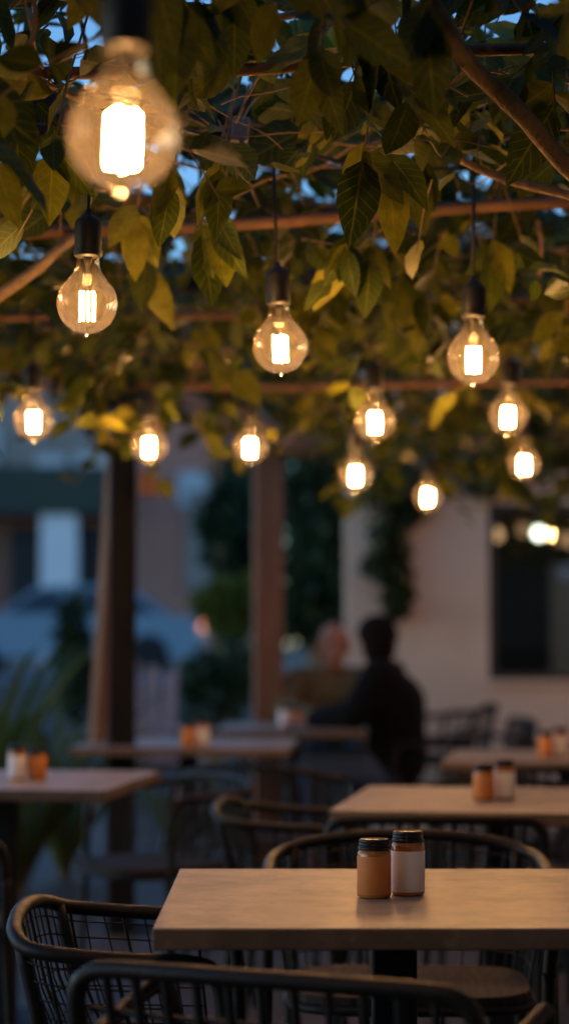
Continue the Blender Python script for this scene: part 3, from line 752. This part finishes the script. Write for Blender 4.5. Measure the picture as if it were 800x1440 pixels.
# lit globe inside the window
gp = P(757, 750, WY + 1.6)
t = thing('interior_lamp', 'bright white globe lamp glowing inside the dark window', 'lamp', gp, 0, 'globe lamps inside the cafe window')
MB().ball((0, 0, 0), .042, 20).build('globe', emit('lit globe', (.9, .95, .72), 26.0), t, True)
MB().tube([(0, 0, .05), (0, 0, WT - gp.z - .02)], .006, 8).build('cord', M['cord'], t, True)
for (px, py, d, st, lab) in [(697, 752, 1.5, 3.5, 'dim orange globe lamp at the upper left corner inside the window'), (736, 745, 2.4, 1.2, 'faint orange globe lamp left of the bright white one'), (787, 757, 2.1, .9, 'faint orange globe lamp right of the bright white one'), (803, 760, 1.7, 1.8, 'orange globe lamp at the right edge of the window')]:
    q = P(px, py, WY + d); t2 = thing('interior_lamp', lab, 'lamp', q, 0, 'globe lamps inside the cafe window')
    MB().ball((0, 0, 0), .05, 20).build('globe', emit('dim lit globe', (1, .55, .26), st), t2, True)
    MB().tube([(0, 0, .045), (0, 0, WT - q.z - .02)], .006, 8).build('cord', M['cord'], t2, True)
q = P(795, 806, WY + 2.0); t2 = thing('interior_lamp', 'faint blue glowing lamp low at the right inside the window', 'lamp', q)
MB().ball((0, 0, 0), .055, 20).build('globe', emit('blue globe', (.2, .3, .5), .5), t2, True)
MB().tube([(0, 0, .05), (0, 0, WT - q.z - .02)], .006, 8).build('cord', M['cord'], t2, True)

# unseen dark wall added behind the viewer to darken the window reflections
nb = thing('reflection_blocker', 'unseen dark wall added behind the viewer to darken reflections in the window', 'building', (1, -6, 0))
MB().box((0, 0, 2.6), (22, .3, 5.2)).build('wall', M['dark'], nb)
bw = thing('sky_blocker_wall', 'unseen tall wall added right of the terrace to cut sky light', 'wall', (4.2, 3, 0))  # added out of view to hold back sky light from the right
MB().box((0, 0, 1.7), (.25, 18, 3.4)).build('masonry', M['plaster'], bw)
MB().box((0, 0, 3.43), (.34, 18.1, .06)).build('coping', M['grey'], bw)
# ------------------------------------------------------------------ ivy on the wall
def ivy(spots, label, per):
    b = Vector((spots[0][0], WY - .05, spots[0][2]))
    t = thing('hanging_ivy', label, 'ivy', b)
    crown('foliage', M['ivy'], t, spots, per, .075, b, droop=1.0, aspect=.7)
    s0 = Vector(spots[0][:3]); pts = [Vector(s[:3]) + Vector((0, .04, 0)) for s in spots]
    MB().tube(smooth_path([pts[0] + Vector((0, 0, .4))] + pts, 4), .006, 6).build('stem', M['bark'], t, True, off=b)
def wp(px, py, d=.1): return P(px, py, WY - d)
iv = []
for (px, py, rx, rz) in [(560, 640, .30, .22), (548, 690, .22, .2), (545, 745, .14, .2), (540, 790, .14, .14), (560, 815, .11, .18), (562, 845, .07, .1), (580, 700, .15, .15)]:
    q = wp(px, py); iv.append((q.x, q.y, q.z, rx, .1, rz))
ivy(iv, 'dark ivy trailing down the cream wall behind the two people', 105)
iv = []
for (px, py, rx, rz) in [(690, 632, .3, .14), (678, 668, .16, .1), (740, 640, .25, .1)]:
    q = wp(px, py); iv.append((q.x, q.y, q.z, rx, .1, rz))
ivy(iv, 'short dark ivy hanging above the window', 160)

# ------------------------------------------------------------------ far street building
by = 43.0
bb = Vector((0, by, STZ)); sh = thing('street_building', 'brick building across the street with white column and dark doorways', 'building', bb)
def bx(px0, py0, px1, py1, d, mat, name, th_=.3, lab=None):
    a, b = P(px0, py0, by - d), P(px1, py1, by - d)
    o = MB().box(((a.x + b.x) / 2, by - d + th_ / 2, (a.z + b.z) / 2), (abs(b.x - a.x), th_, abs(b.z - a.z))).build(name, mat, sh, off=bb)
    if lab: o['label'] = lab
    return o
MB().box((P(60, 0, by).x - 2, by + 3, STZ + 4.2), (P(150, 0, by).x * 0 + 14, 6, 8.4)).build('wall', M['brick'], sh, off=bb)
bx(-400, 560, 150, 690, .3, M['grey'], 'wall', .28)
bx(-300, 655, 160, 722, 1.3, M['awning'], 'porch_roof', 1.5)
bx(58, 718, 106, 955, 1.2, M['white'], 'column', .5)
bx(-150, 718, -110, 955, 1.2, M['white'], 'column', .5)
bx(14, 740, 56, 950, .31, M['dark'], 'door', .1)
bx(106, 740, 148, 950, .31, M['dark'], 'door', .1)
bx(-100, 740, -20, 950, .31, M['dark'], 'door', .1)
for (a, b, c, d_) in [(106, 636, 152, 668), (250, 664, 292, 712), (50, 640, 92, 664), (-60, 600, 0, 650)]:
    f = bx(a, b, c, d_, .42 if a < 150 else .12, M['winpale'], 'window', .1)
bx(262, 690, 335, 830, .14, M['grey'], 'pilaster', .12, 'pale grey render panel')

# ------------------------------------------------------------------ car (length along X, tail to the right)
cy = 33.0; rear_x = P(289, 0, cy).x
ct = thing('parked_car', 'pale blue grey car parked across the street with a lit tail lamp', 'car', (rear_x - 2.25, cy, STZ))
prof = [(2.23, .42), (2.25, .62), (2.22, .86), (2.05, .93), (1.72, .955), (1.2, 1.34), (.85, 1.42), (.1, 1.45), (-.45, 1.40), (-1.05, .98), (-1.95, .82), (-2.2, .68), (-2.25, .5), (-2.2, .28), (2.1, .26)]
def car_side(y, tuck): return [(x, y * (1 - tuck * max(0, (z - .9)) / .55), z) for x, z in prof]
n = len(prof); mb = MB(); rings = [(-.86, .22, .985), (-.80, .2, 1.0), (.80, .2, 1.0), (.86, .22, .985)]
for (y, tk, s_) in rings: mb.v += [Vector((x * s_, yy, .26 + (z - .26) * (s_ if z > .5 else 1))) for x, yy, z in car_side(y, tk)]
for r_ in range(3):
    for k in range(n): mb.f.append((r_*n+k, r_*n+(k+1) % n, (r_+1)*n+(k+1) % n, (r_+1)*n+k))
mb.f += [tuple(range(n)), tuple(3*n + k for k in reversed(range(n)))]
body = mb.build('body', M['car'], ct, True); body.modifiers.new('edge', 'EDGE_SPLIT').split_angle = .6
for pts in ([(.95, .98), (1.55, .98), (1.12, 1.30), (.95, 1.34)], [(.05, .98), (.88, .98), (.88, 1.35), (.05, 1.38)], [(-.95, .98), (-.03, .98), (-.03, 1.38), (-.42, 1.34)]):
    for sy in (-1, 1):
        y = lambda z: sy * (.86 * (1 - .22 * max(0, z - .9) / .55) + .006)
        MB().add([(x, y(z), z) for x, z in pts], [(0, 1, 2, 3)]).build('window', M['car_glass'], ct)
MB().add([(1.74, -.66, .965), (1.74, .66, .965), (1.24, .56, 1.335), (1.24, -.56, 1.335)], [(0, 1, 2, 3)]).build('rear_window', M['car_glass'], ct)
for x in (1.4, -1.38):
    for sy in (-1, 1):
        rot = [(.0, 0)]
        tq = MB().lathe([(.19, -.09), (.30, -.1), (.325, -.07), (.325, .07), (.30, .1), (.19, .09)], 24); tq.v = [Vector((p.x + x, p.z + sy * .80, p.y + .325)) for p in tq.v]
        wh = tq.build('wheel', M['tyre'], ct, True)
        rq = MB().lathe([(.03, -.085), (.2, -.08), (.2, .08), (.03, .085)], 20); rq.v = [Vector((p.x + x, p.z + sy * .805, p.y + .325)) for p in rq.v]
        rq.build('rim', M['rim'], wh)
for sy in (-1, 1):
    MB().box((2.225, sy * .68, .78), (.09, .28, .14)).build('tail_lamp', M['tail'], ct, bevel=.02)
    MB().box((-2.2, sy * .62, .66), (.12, .3, .12)).build('headlight', M['head'], ct, bevel=.02)

# ------------------------------------------------------------------ trees, bushes, plants
def tree(px, pyc, Y, gz, h, clumps, mat, label, per=500, L=.14, tr=.09):
    x = P(px, 0, Y).x; b = Vector((x, Y, gz)); t = thing('tree', label, 'tree', b, 0, 'trees beside the street')
    top = P(px, pyc, Y).z
    MB().tube(smooth_path([b - Vector((0, 0, .1)), b + Vector((.05, 0, (top - gz) * .4)), b + Vector((-.06, .1, top - gz))], 5), [tr - tr * .6 * i / 10 for i in range(11)], 8).build('trunk', M['bark'], t, True, off=b)
    cl = []
    for (cx, cyy, rx, rz) in clumps:
        q = P(cx, cyy, Y); cl.append((q.x, Y + random.uniform(-.6, .6), q.z, rx, rx * .8, rz))
        m = MB().tube(smooth_path([Vector((x, Y, gz + (q.z - gz) * .55)), Vector(((x + q.x) / 2, Y, gz + (q.z - gz) * .85)), q], 4), [tr * .4, tr * .36, tr * .32, tr * .28, tr * .25, tr * .2, tr * .16, tr * .12, tr * .1], 6)
        m.build('limb', M['bark'], t, True, off=b)
    crown('crown', mat, t, cl, per, L, b)
    return t
tree(312, 720, 24, .5, 0, [(345, 650, .45, .4), (330, 710, .3, .35), (345, 750, .4, .5), (318, 775, .28, .28), (305, 735, .2, .25), (335, 800, .3, .3)], M['dark_leaf'], 'dark green tree between the two pergola posts', 420, .16)
tree(440, 720, 17, .25, 0, [(430, 600, .5, .4), (465, 640, .4, .5), (425, 700, .3, .4), (462, 740, .33, .4), (430, 790, .3, .35), (470, 830, .25, .35), (420, 860, .25, .3), (455, 570, .5, .3)], M['dark_leaf'], 'dark leafy tree right of the middle post', 420, .13)
tree(520, 500, 26, .3, 0, [(500, 480, 1.2, .8), (640, 470, 1.4, .8), (760, 500, 1.3, .8), (400, 490, 1., .8), (300, 500, .9, .6), (880, 490, 1.2, .8)], M['dark_leaf'], 'tall tree rising behind the cafe roof', 500, .24, .2)
def bush(px, py, Y, gz, clumps, mat, label, per=350, L=.1, name='bush'):
    b = Vector((P(px, py, Y).x, Y, gz)); t = thing(name, label, 'bush', b)
    cl = []
    for (cx, cyy, rx, rz) in clumps:
        q = P(cx, cyy, Y); cl.append((q.x, Y + random.uniform(-.2, .2), q.z, rx, rx * .8, rz))
    crown('leaves', mat, t, cl, per, L, b, .2)
    st = MB()
    for c in cl: st.tube(smooth_path([b, (b + Vector(c[:3])) / 2 + Vector((0, .05, 0)), Vector(c[:3])], 3), .012, 5)
    st.build('stem', M['bark'], t, True, off=b)
bush(305, 860, 15, .08, [(300, 845, .16, .16), (325, 870, .18, .22), (345, 845, .2, .2)], M['bright_leaf'], 'yellow green bush in front of the street car')
bush(295, 930, 14.2, .05, [(280, 955, .18, .2), (315, 945, .22, .25), (340, 950, .18, .25), (300, 985, .25, .3)], M['dark_leaf'], 'dark low bush left of the middle post', 170)
bush(108, 900, 12, .02, [(108, 880, .09, .2), (104, 930, .1, .2), (112, 960, .13, .25)], M['dark_leaf'], 'slender dark bush in front of the car', 260, .08)

def strap_plant(px, Y, nb, ln, label, mat='strap', wid=.045, up=.75, z0=0.0, name='strap_leaved_plant', hang=.5):
    x = P(px, 0, Y).x; b = Vector((x, Y, z0)); t = thing(name, label, 'plant', b)
    V, Fc, tv = [], [], []
    for k in range(nb):
        a = rnd() * 2 * PI; l = ln * (.6 + .5 * rnd()); d = Vector((math.cos(a), math.sin(a), 0)); u_ = up + .5 * rnd(); sd = d.cross(Vector((0, 0, 1)))
        tt = rnd(); n0 = len(V)
        for i in range(8):
            s_ = i / 7; c = d * (l * .75 * s_ ** 1.2 + .02) + Vector((0, 0, l * (u_ * s_ - hang * s_ * s_ * s_)))
            wv = wid * (math.sin(PI * min(1, .12 + .88 * s_)) ** .6 + .02) * .5
            V += [c - sd * wv + Vector((0, 0, wv * .5)), c, c + sd * wv + Vector((0, 0, wv * .5))]; tv += [tt] * 3
            if i: q = n0 + i * 3; Fc += [(q-3, q-2, q+1, q), (q-2, q-1, q+2, q+1)]
    mb = MB(); mb.v = V; mb.f = Fc; o = mb.build('leaves', M[mat], t, True)
    at = o.data.attributes.new('tint', 'FLOAT', 'POINT'); at.data.foreach_set('value', np.array(tv, np.float32))
    MB().lathe([(.03, 0), (.035, .06), (.02, .1)], 10).build('stem', M['bark'], t, True)
    return t
strap_plant(40, 9.3, 44, .85, 'spiky long leaved plant at the left behind the left table', wid=.045, up=1.2)
strap_plant(100, 9.8, 40, .8, 'spiky plant left of the leaning brace', wid=.04, up=1.15)
strap_plant(-30, 9.0, 36, .9, 'spiky plant cut by the left edge', wid=.045, up=1.3)
strap_plant(310, 11.5, 14, .75, 'yellowish arching plant between the two posts', mat='bright_leaf', wid=.035, up=.6)
strap_plant(250, 11.2, 14, .6, 'low arching plant right of the dark post', wid=.04)
# ------------------------------------------------------------------ pink garden chair outside
gc = thing('garden_chair', 'pale pink slatted garden chair outside, right of the dark post', 'garden chair', (P(215, 0, 13).x, 13.0, 0), math.radians(200))
m_ = M['pinkwood']
for k in range(5):
    a = (k - 2) * .09
    MB().beam((math.sin(a) * .3 + (k - 2) * .05, -.18, .3), (math.sin(a) * 1.0 + (k - 2) * .05, -.42, 1.02 - abs(k - 2) * .035), .085, .02).build('back_slat', m_, gc, bevel=.006)
for k in range(5): MB().box((0, -.14 + .1 * k, .33 + .015 * k), (.52, .088, .02)).build('seat_slat', m_, gc, bevel=.004)
for sx in (-1, 1):
    MB().box((sx * .3, .05, .58), (.11, .62, .022)).build('arm', m_, gc, bevel=.005)
    MB().box((sx * .27, .3, .284), (.03, .09, .568)).build('leg', m_, gc, bevel=.004)
    MB().beam((sx * .27, .3, .34), (sx * .27, -.5, .02), .03, .1).build('leg', m_, gc, bevel=.004)

# ------------------------------------------------------------------ people
def limb(m, pts, rs, n=12):
    pts = smooth_path(pts, 5); k = len(rs) - 1; N = len(pts)
    rr = []
    for i in range(N):
        f = i / (N - 1) * k; j = min(int(f), k - 1); rr.append(rs[j] + (rs[j + 1] - rs[j]) * (f - j))
    m.tube(pts, rr, n); m.ball(pts[0], rr[0] * .99, 10); m.ball(pts[-1], rr[-1] * .99, 10)
def hand(m, w, d, sd, up):      # wrist, direction of fingers, side (thumb side), up
    w, d, sd, up = Vector(w), Vector(d).normalized(), Vector(sd).normalized(), Vector(up).normalized()
    for k, o_ in enumerate((-.03, -.01, .01, .03)): limb(m, [w + sd * o_ * .5, w + d * .05 + sd * o_ * .8, w + d * .088 + sd * o_], [.017, .015, .0125], 8)
    for k, (o_, l) in enumerate(((-.032, .055), (-.011, .072), (.011, .08), (.032, .07))):
        b = w + d * .085 + sd * o_; limb(m, [b, b + d * l * .45 + up * .006, b + d * l * .75 - up * .008, b + d * l * .92 - up * .026], [.0105, .0095, .0088, .0075], 8)
    b = w + d * .025 + sd * .03; limb(m, [b, b + (d * .5 + sd * .8).normalized() * .038, b + (d * .85 + sd * .55).normalized() * .072 - up * .008], [.014, .0115, .009], 8)
def head(m, c, fw, s=1.0):      # c centre, fw facing (horizontal)
    c, fw = Vector(c), Vector(fw).normalized(); sd = fw.cross(Vector((0, 0, 1))).normalized()
    m.ball(c + Vector((0, 0, .03)) - fw * .012, Vector((.076, .09, .09)) * s if abs(fw.y) > .7 else Vector((.09, .076, .09)) * s, 20)
    m.ball(c + Vector((0, 0, -.035)) + fw * .018, Vector((.06, .066, .078)) * s, 18)
    m.ball(c + Vector((0, 0, -.095)) + fw * .05, Vector((.032, .03, .022)) * s, 12)
    limb(m, [c + fw * .078 + Vector((0, 0, .022)), c + fw * .1 + Vector((0, 0, -.018)), c + fw * .086 + Vector((0, 0, -.03))], [.008, .013, .012], 8)
    for s_ in (-1, 1):
        m.ball(c + sd * .078 * s_ + Vector((0, 0, -.012)) - fw * .01, Vector((.012, .018, .03)), 10)
        m.ball(c + sd * .033 * s_ + fw * .072 + Vector((0, 0, .033)), Vector((.022, .014, .008)), 10)
    return sd
def person(label, loc, seat, fw, hd, sh_l, sh_r, arm_l, arm_r, legs, top_m, leg_m, shoe_m, hair=None, head_fw=None, bulk=.014):
    t = thing('person', label, 'person', loc); L0 = Vector(loc)
    fw = Vector(fw).normalized(); hfw = Vector(head_fw or fw).normalized(); seat, hd = Vector(seat), Vector(hd)
    neck = (Vector(sh_l) + Vector(sh_r)) / 2
    b, s, tr, shoe = MB(), MB(), MB(), MB()
    sdv = head(b, hd, hfw)
    limb(b, [neck - Vector((0, 0, .05)), neck + Vector((0, 0, .05)), hd + Vector((0, 0, -.06))], [.062, .055, .055])
    for m, g in ((b, 0), (s, bulk)):
        c1 = seat.lerp(neck, .35); c2 = seat.lerp(neck, .72)
        ax = (Vector(sh_r) - Vector(sh_l)).normalized()
        for o_ in (-.085, 0, .085):
            limb(m, [seat + ax * o_ + Vector((0, 0, .02)), c1 + ax * o_ * .95 - fw * .015, c2 + ax * o_ * 1.25 - fw * .03, neck + ax * o_ * .9 - Vector((0, 0, .05))], [.105 + g, .105 + g, .112 + g, .07 + g])
        limb(m, [sh_l, neck - Vector((0, 0, .0)), sh_r], [.058 + g, .062 + g, .058 + g])
        for sh_, (el, wr) in ((sh_l, arm_l), (sh_r, arm_r)):
            w2 = wr if m is b else Vector(el).lerp(Vector(wr), .9)
            limb(m, [sh_, Vector(sh_).lerp(Vector(el), .5), el, Vector(el).lerp(Vector(w2), .4), w2], [.056 + g, .05 + g, .04 + g, .041 + g, .028 + g * .8])
    for (el, wr) in (arm_l, arm_r):
        d = (Vector(wr) - Vector(el)).normalized(); d.z = min(d.z, .05); side = Vector((0, 0, 1)).cross(d)
        hand(b, wr, d, side if (el, wr) == arm_r else -side, Vector((0, 0, 1)))
    for (hip, knee, ankle) in legs:
        hip, knee, ankle = Vector(hip), Vector(knee), Vector(ankle)
        for m, g in ((b, 0), (tr, .012)):
            limb(m, [hip, hip.lerp(knee, .5) + Vector((0, 0, .01)), knee], [.088 + g, .075 + g, .056 + g])
            limb(m, [knee, knee.lerp(ankle, .35) - fw * .015, ankle if m is b else ankle + Vector((0, 0, .03))], [.055 + g, .055 + g, .036 + g])
        limb(b, [ankle - Vector((0, 0, .02)), ankle + fw * .09 - Vector((0, 0, .045)), ankle + fw * .17 - Vector((0, 0, .058))], [.038, .036, .024])
        limb(shoe, [ankle - fw * .03 - Vector((0, 0, .035)), ankle + fw * .09 - Vector((0, 0, .045)), ankle + fw * .18 - Vector((0, 0, .055))], [.045, .045, .034])
    limb(tr, [seat - (Vector(sh_r) - Vector(sh_l)).normalized() * .09, seat, seat + (Vector(sh_r) - Vector(sh_l)).normalized() * .09], [.118, .12, .118])
    bo = b.build('body', M['skin'], t, off=L0, remesh=.0075)
    s.build('shirt', top_m, t, off=L0, remesh=.011); tr.build('trousers', leg_m, t, off=L0, remesh=.011); 
    shoe.build('shoes', shoe_m, t, off=L0, remesh=.009)
    e = MB()
    for s_ in (-1, 1): e.ball(hd + sdv * .032 * s_ + hfw * .079 + Vector((0, 0, .012)), .0115, 10)
    e.build('eyes', M['eye'], t, True, off=L0)
    mo = MB(); mo.tube([hd + hfw * .078 + sdv * .024 + Vector((0, 0, -.062)), hd + hfw * .09 + Vector((0, 0, -.06)), hd + hfw * .078 - sdv * .024 + Vector((0, 0, -.062))], [.004, .008, .004], 8)
    mo.build('mouth', M['lip'], t, True, off=L0)
    if hair:
        h = MB(); hair(h, hd, hfw, sdv); h.build('hair', M['hair'], t, off=L0, remesh=.010)
    return t
# man behind the far table, facing the camera
mx, my = P(470, 0, 10.45).x, 10.45
mh = P(470, 908, my - .04)
person('bald man in an olive shirt, elbows on the far table, facing the camera', (mx, my + .05, 0), (mx - .02, my + .1, .54), (0.12, -1, 0), mh,
       (mx + .19, my + .03, .95), (mx - .21, my + .03, .95), ((mx + .25, my - .16, .80), (mx + .04, my - .36, .775)), ((mx - .27, my - .18, .80), (mx - .1, my - .42, .775)),
       [((mx + .09, my + .08, .53), (mx + .12, my - .36, .56), (mx + .12, my - .3, .09)), ((mx - .11, my + .08, .53), (mx - .14, my - .36, .56), (mx - .15, my - .3, .09))],
       M['olive'], M['denim'], M['tyre'], None)
# person in black on the right side of the table, seen from behind, turned to the table
wx, wy = P(548, 0, 9.7).x, 9.72
hp = P(527, 899, wy)
def dark_hair(h, c, f, sd):
    h.ball(c + Vector((0, 0, .03)) - f * .022, Vector((.1, .1, .095)), 20)
    h.ball(c + Vector((0, 0, -.03)) - f * .038, Vector((.088, .088, .1)), 18)
    for k in range(40):
        u = Vector(noise.random_unit_vector()); u.z = abs(u.z)
        h.ball(c + Vector((0, 0, .01)) - f * .03 + u * .088, .012 + .012 * rnd(), 8)
person('person in black with short dark hair, seen from behind at the far table', (wx, wy, 0), (wx + .03, wy, .54), (-1, .3, 0), hp,
       (wx - .08, wy - .19, .985), (wx + .0, wy + .2, .985), ((wx - .20, wy - .27, .80), (wx - .40, wy - .12, .775)), ((wx - .16, wy + .24, .80), (wx - .38, wy + .14, .775)),
       [((wx, wy - .1, .53), (wx - .40, wy - .04, .55), (wx - .36, wy - .04, .09)), ((wx, wy + .1, .53), (wx - .40, wy + .16, .55), (wx - .36, wy + .18, .09))],
       M['blackcloth'], M['denim'], M['tyre'], dark_hair, head_fw=(-.45, .9, 0), bulk=.029)

# ------------------------------------------------------------------ dusk light
W = bpy.data.worlds.new('World'); S.world = W; W.use_nodes = True
nt = W.node_tree; bg = nt.nodes['Background']
sky = nt.nodes.new('ShaderNodeTexSky'); sky.sky_type = 'NISHITA'; sky.sun_disc = False
SUN_EL, SUN_ROT = math.radians(8.0), math.radians(270)
sky.sun_elevation = SUN_EL; sky.sun_rotation = SUN_ROT; sky.ozone_density = 4.2; sky.air_density = 1.0; sky.dust_density = .3
nt.links.new(sky.outputs[0], bg.inputs[0]); bg.inputs[1].default_value = .36
sd_ = bpy.data.lights.new('sun', 'SUN'); sd_.energy = .03; sd_.angle = math.radians(10); sd_.color = (1, .85, .7)
so_ = bpy.data.objects.new('sun', sd_); COL.objects.link(so_)
dirv = Vector((math.sin(SUN_ROT) * math.cos(SUN_EL), math.cos(SUN_ROT) * math.cos(SUN_EL), math.sin(SUN_EL)))
so_.rotation_euler = dirv.to_track_quat('Z', 'Y').to_euler(); so_.location = dirv * 30

S.render.engine = 'CYCLES'
S.view_settings.view_transform = 'Standard'; S.view_settings.look = 'None'; S.view_settings.exposure = 0; S.view_settings.gamma = 1
c = S.cycles
c.use_denoising = True
try: c.denoiser = 'OPENIMAGEDENOISE'
except Exception: pass
c.max_bounces = 8; c.diffuse_bounces = 3; c.glossy_bounces = 3; c.transmission_bounces = 4; c.transparent_max_bounces = 24
c.sample_clamp_indirect = 3; c.sample_clamp_direct = 0; c.caustics_reflective = False; c.caustics_refractive = False
c.use_light_tree = True; c.blur_glossy = .5
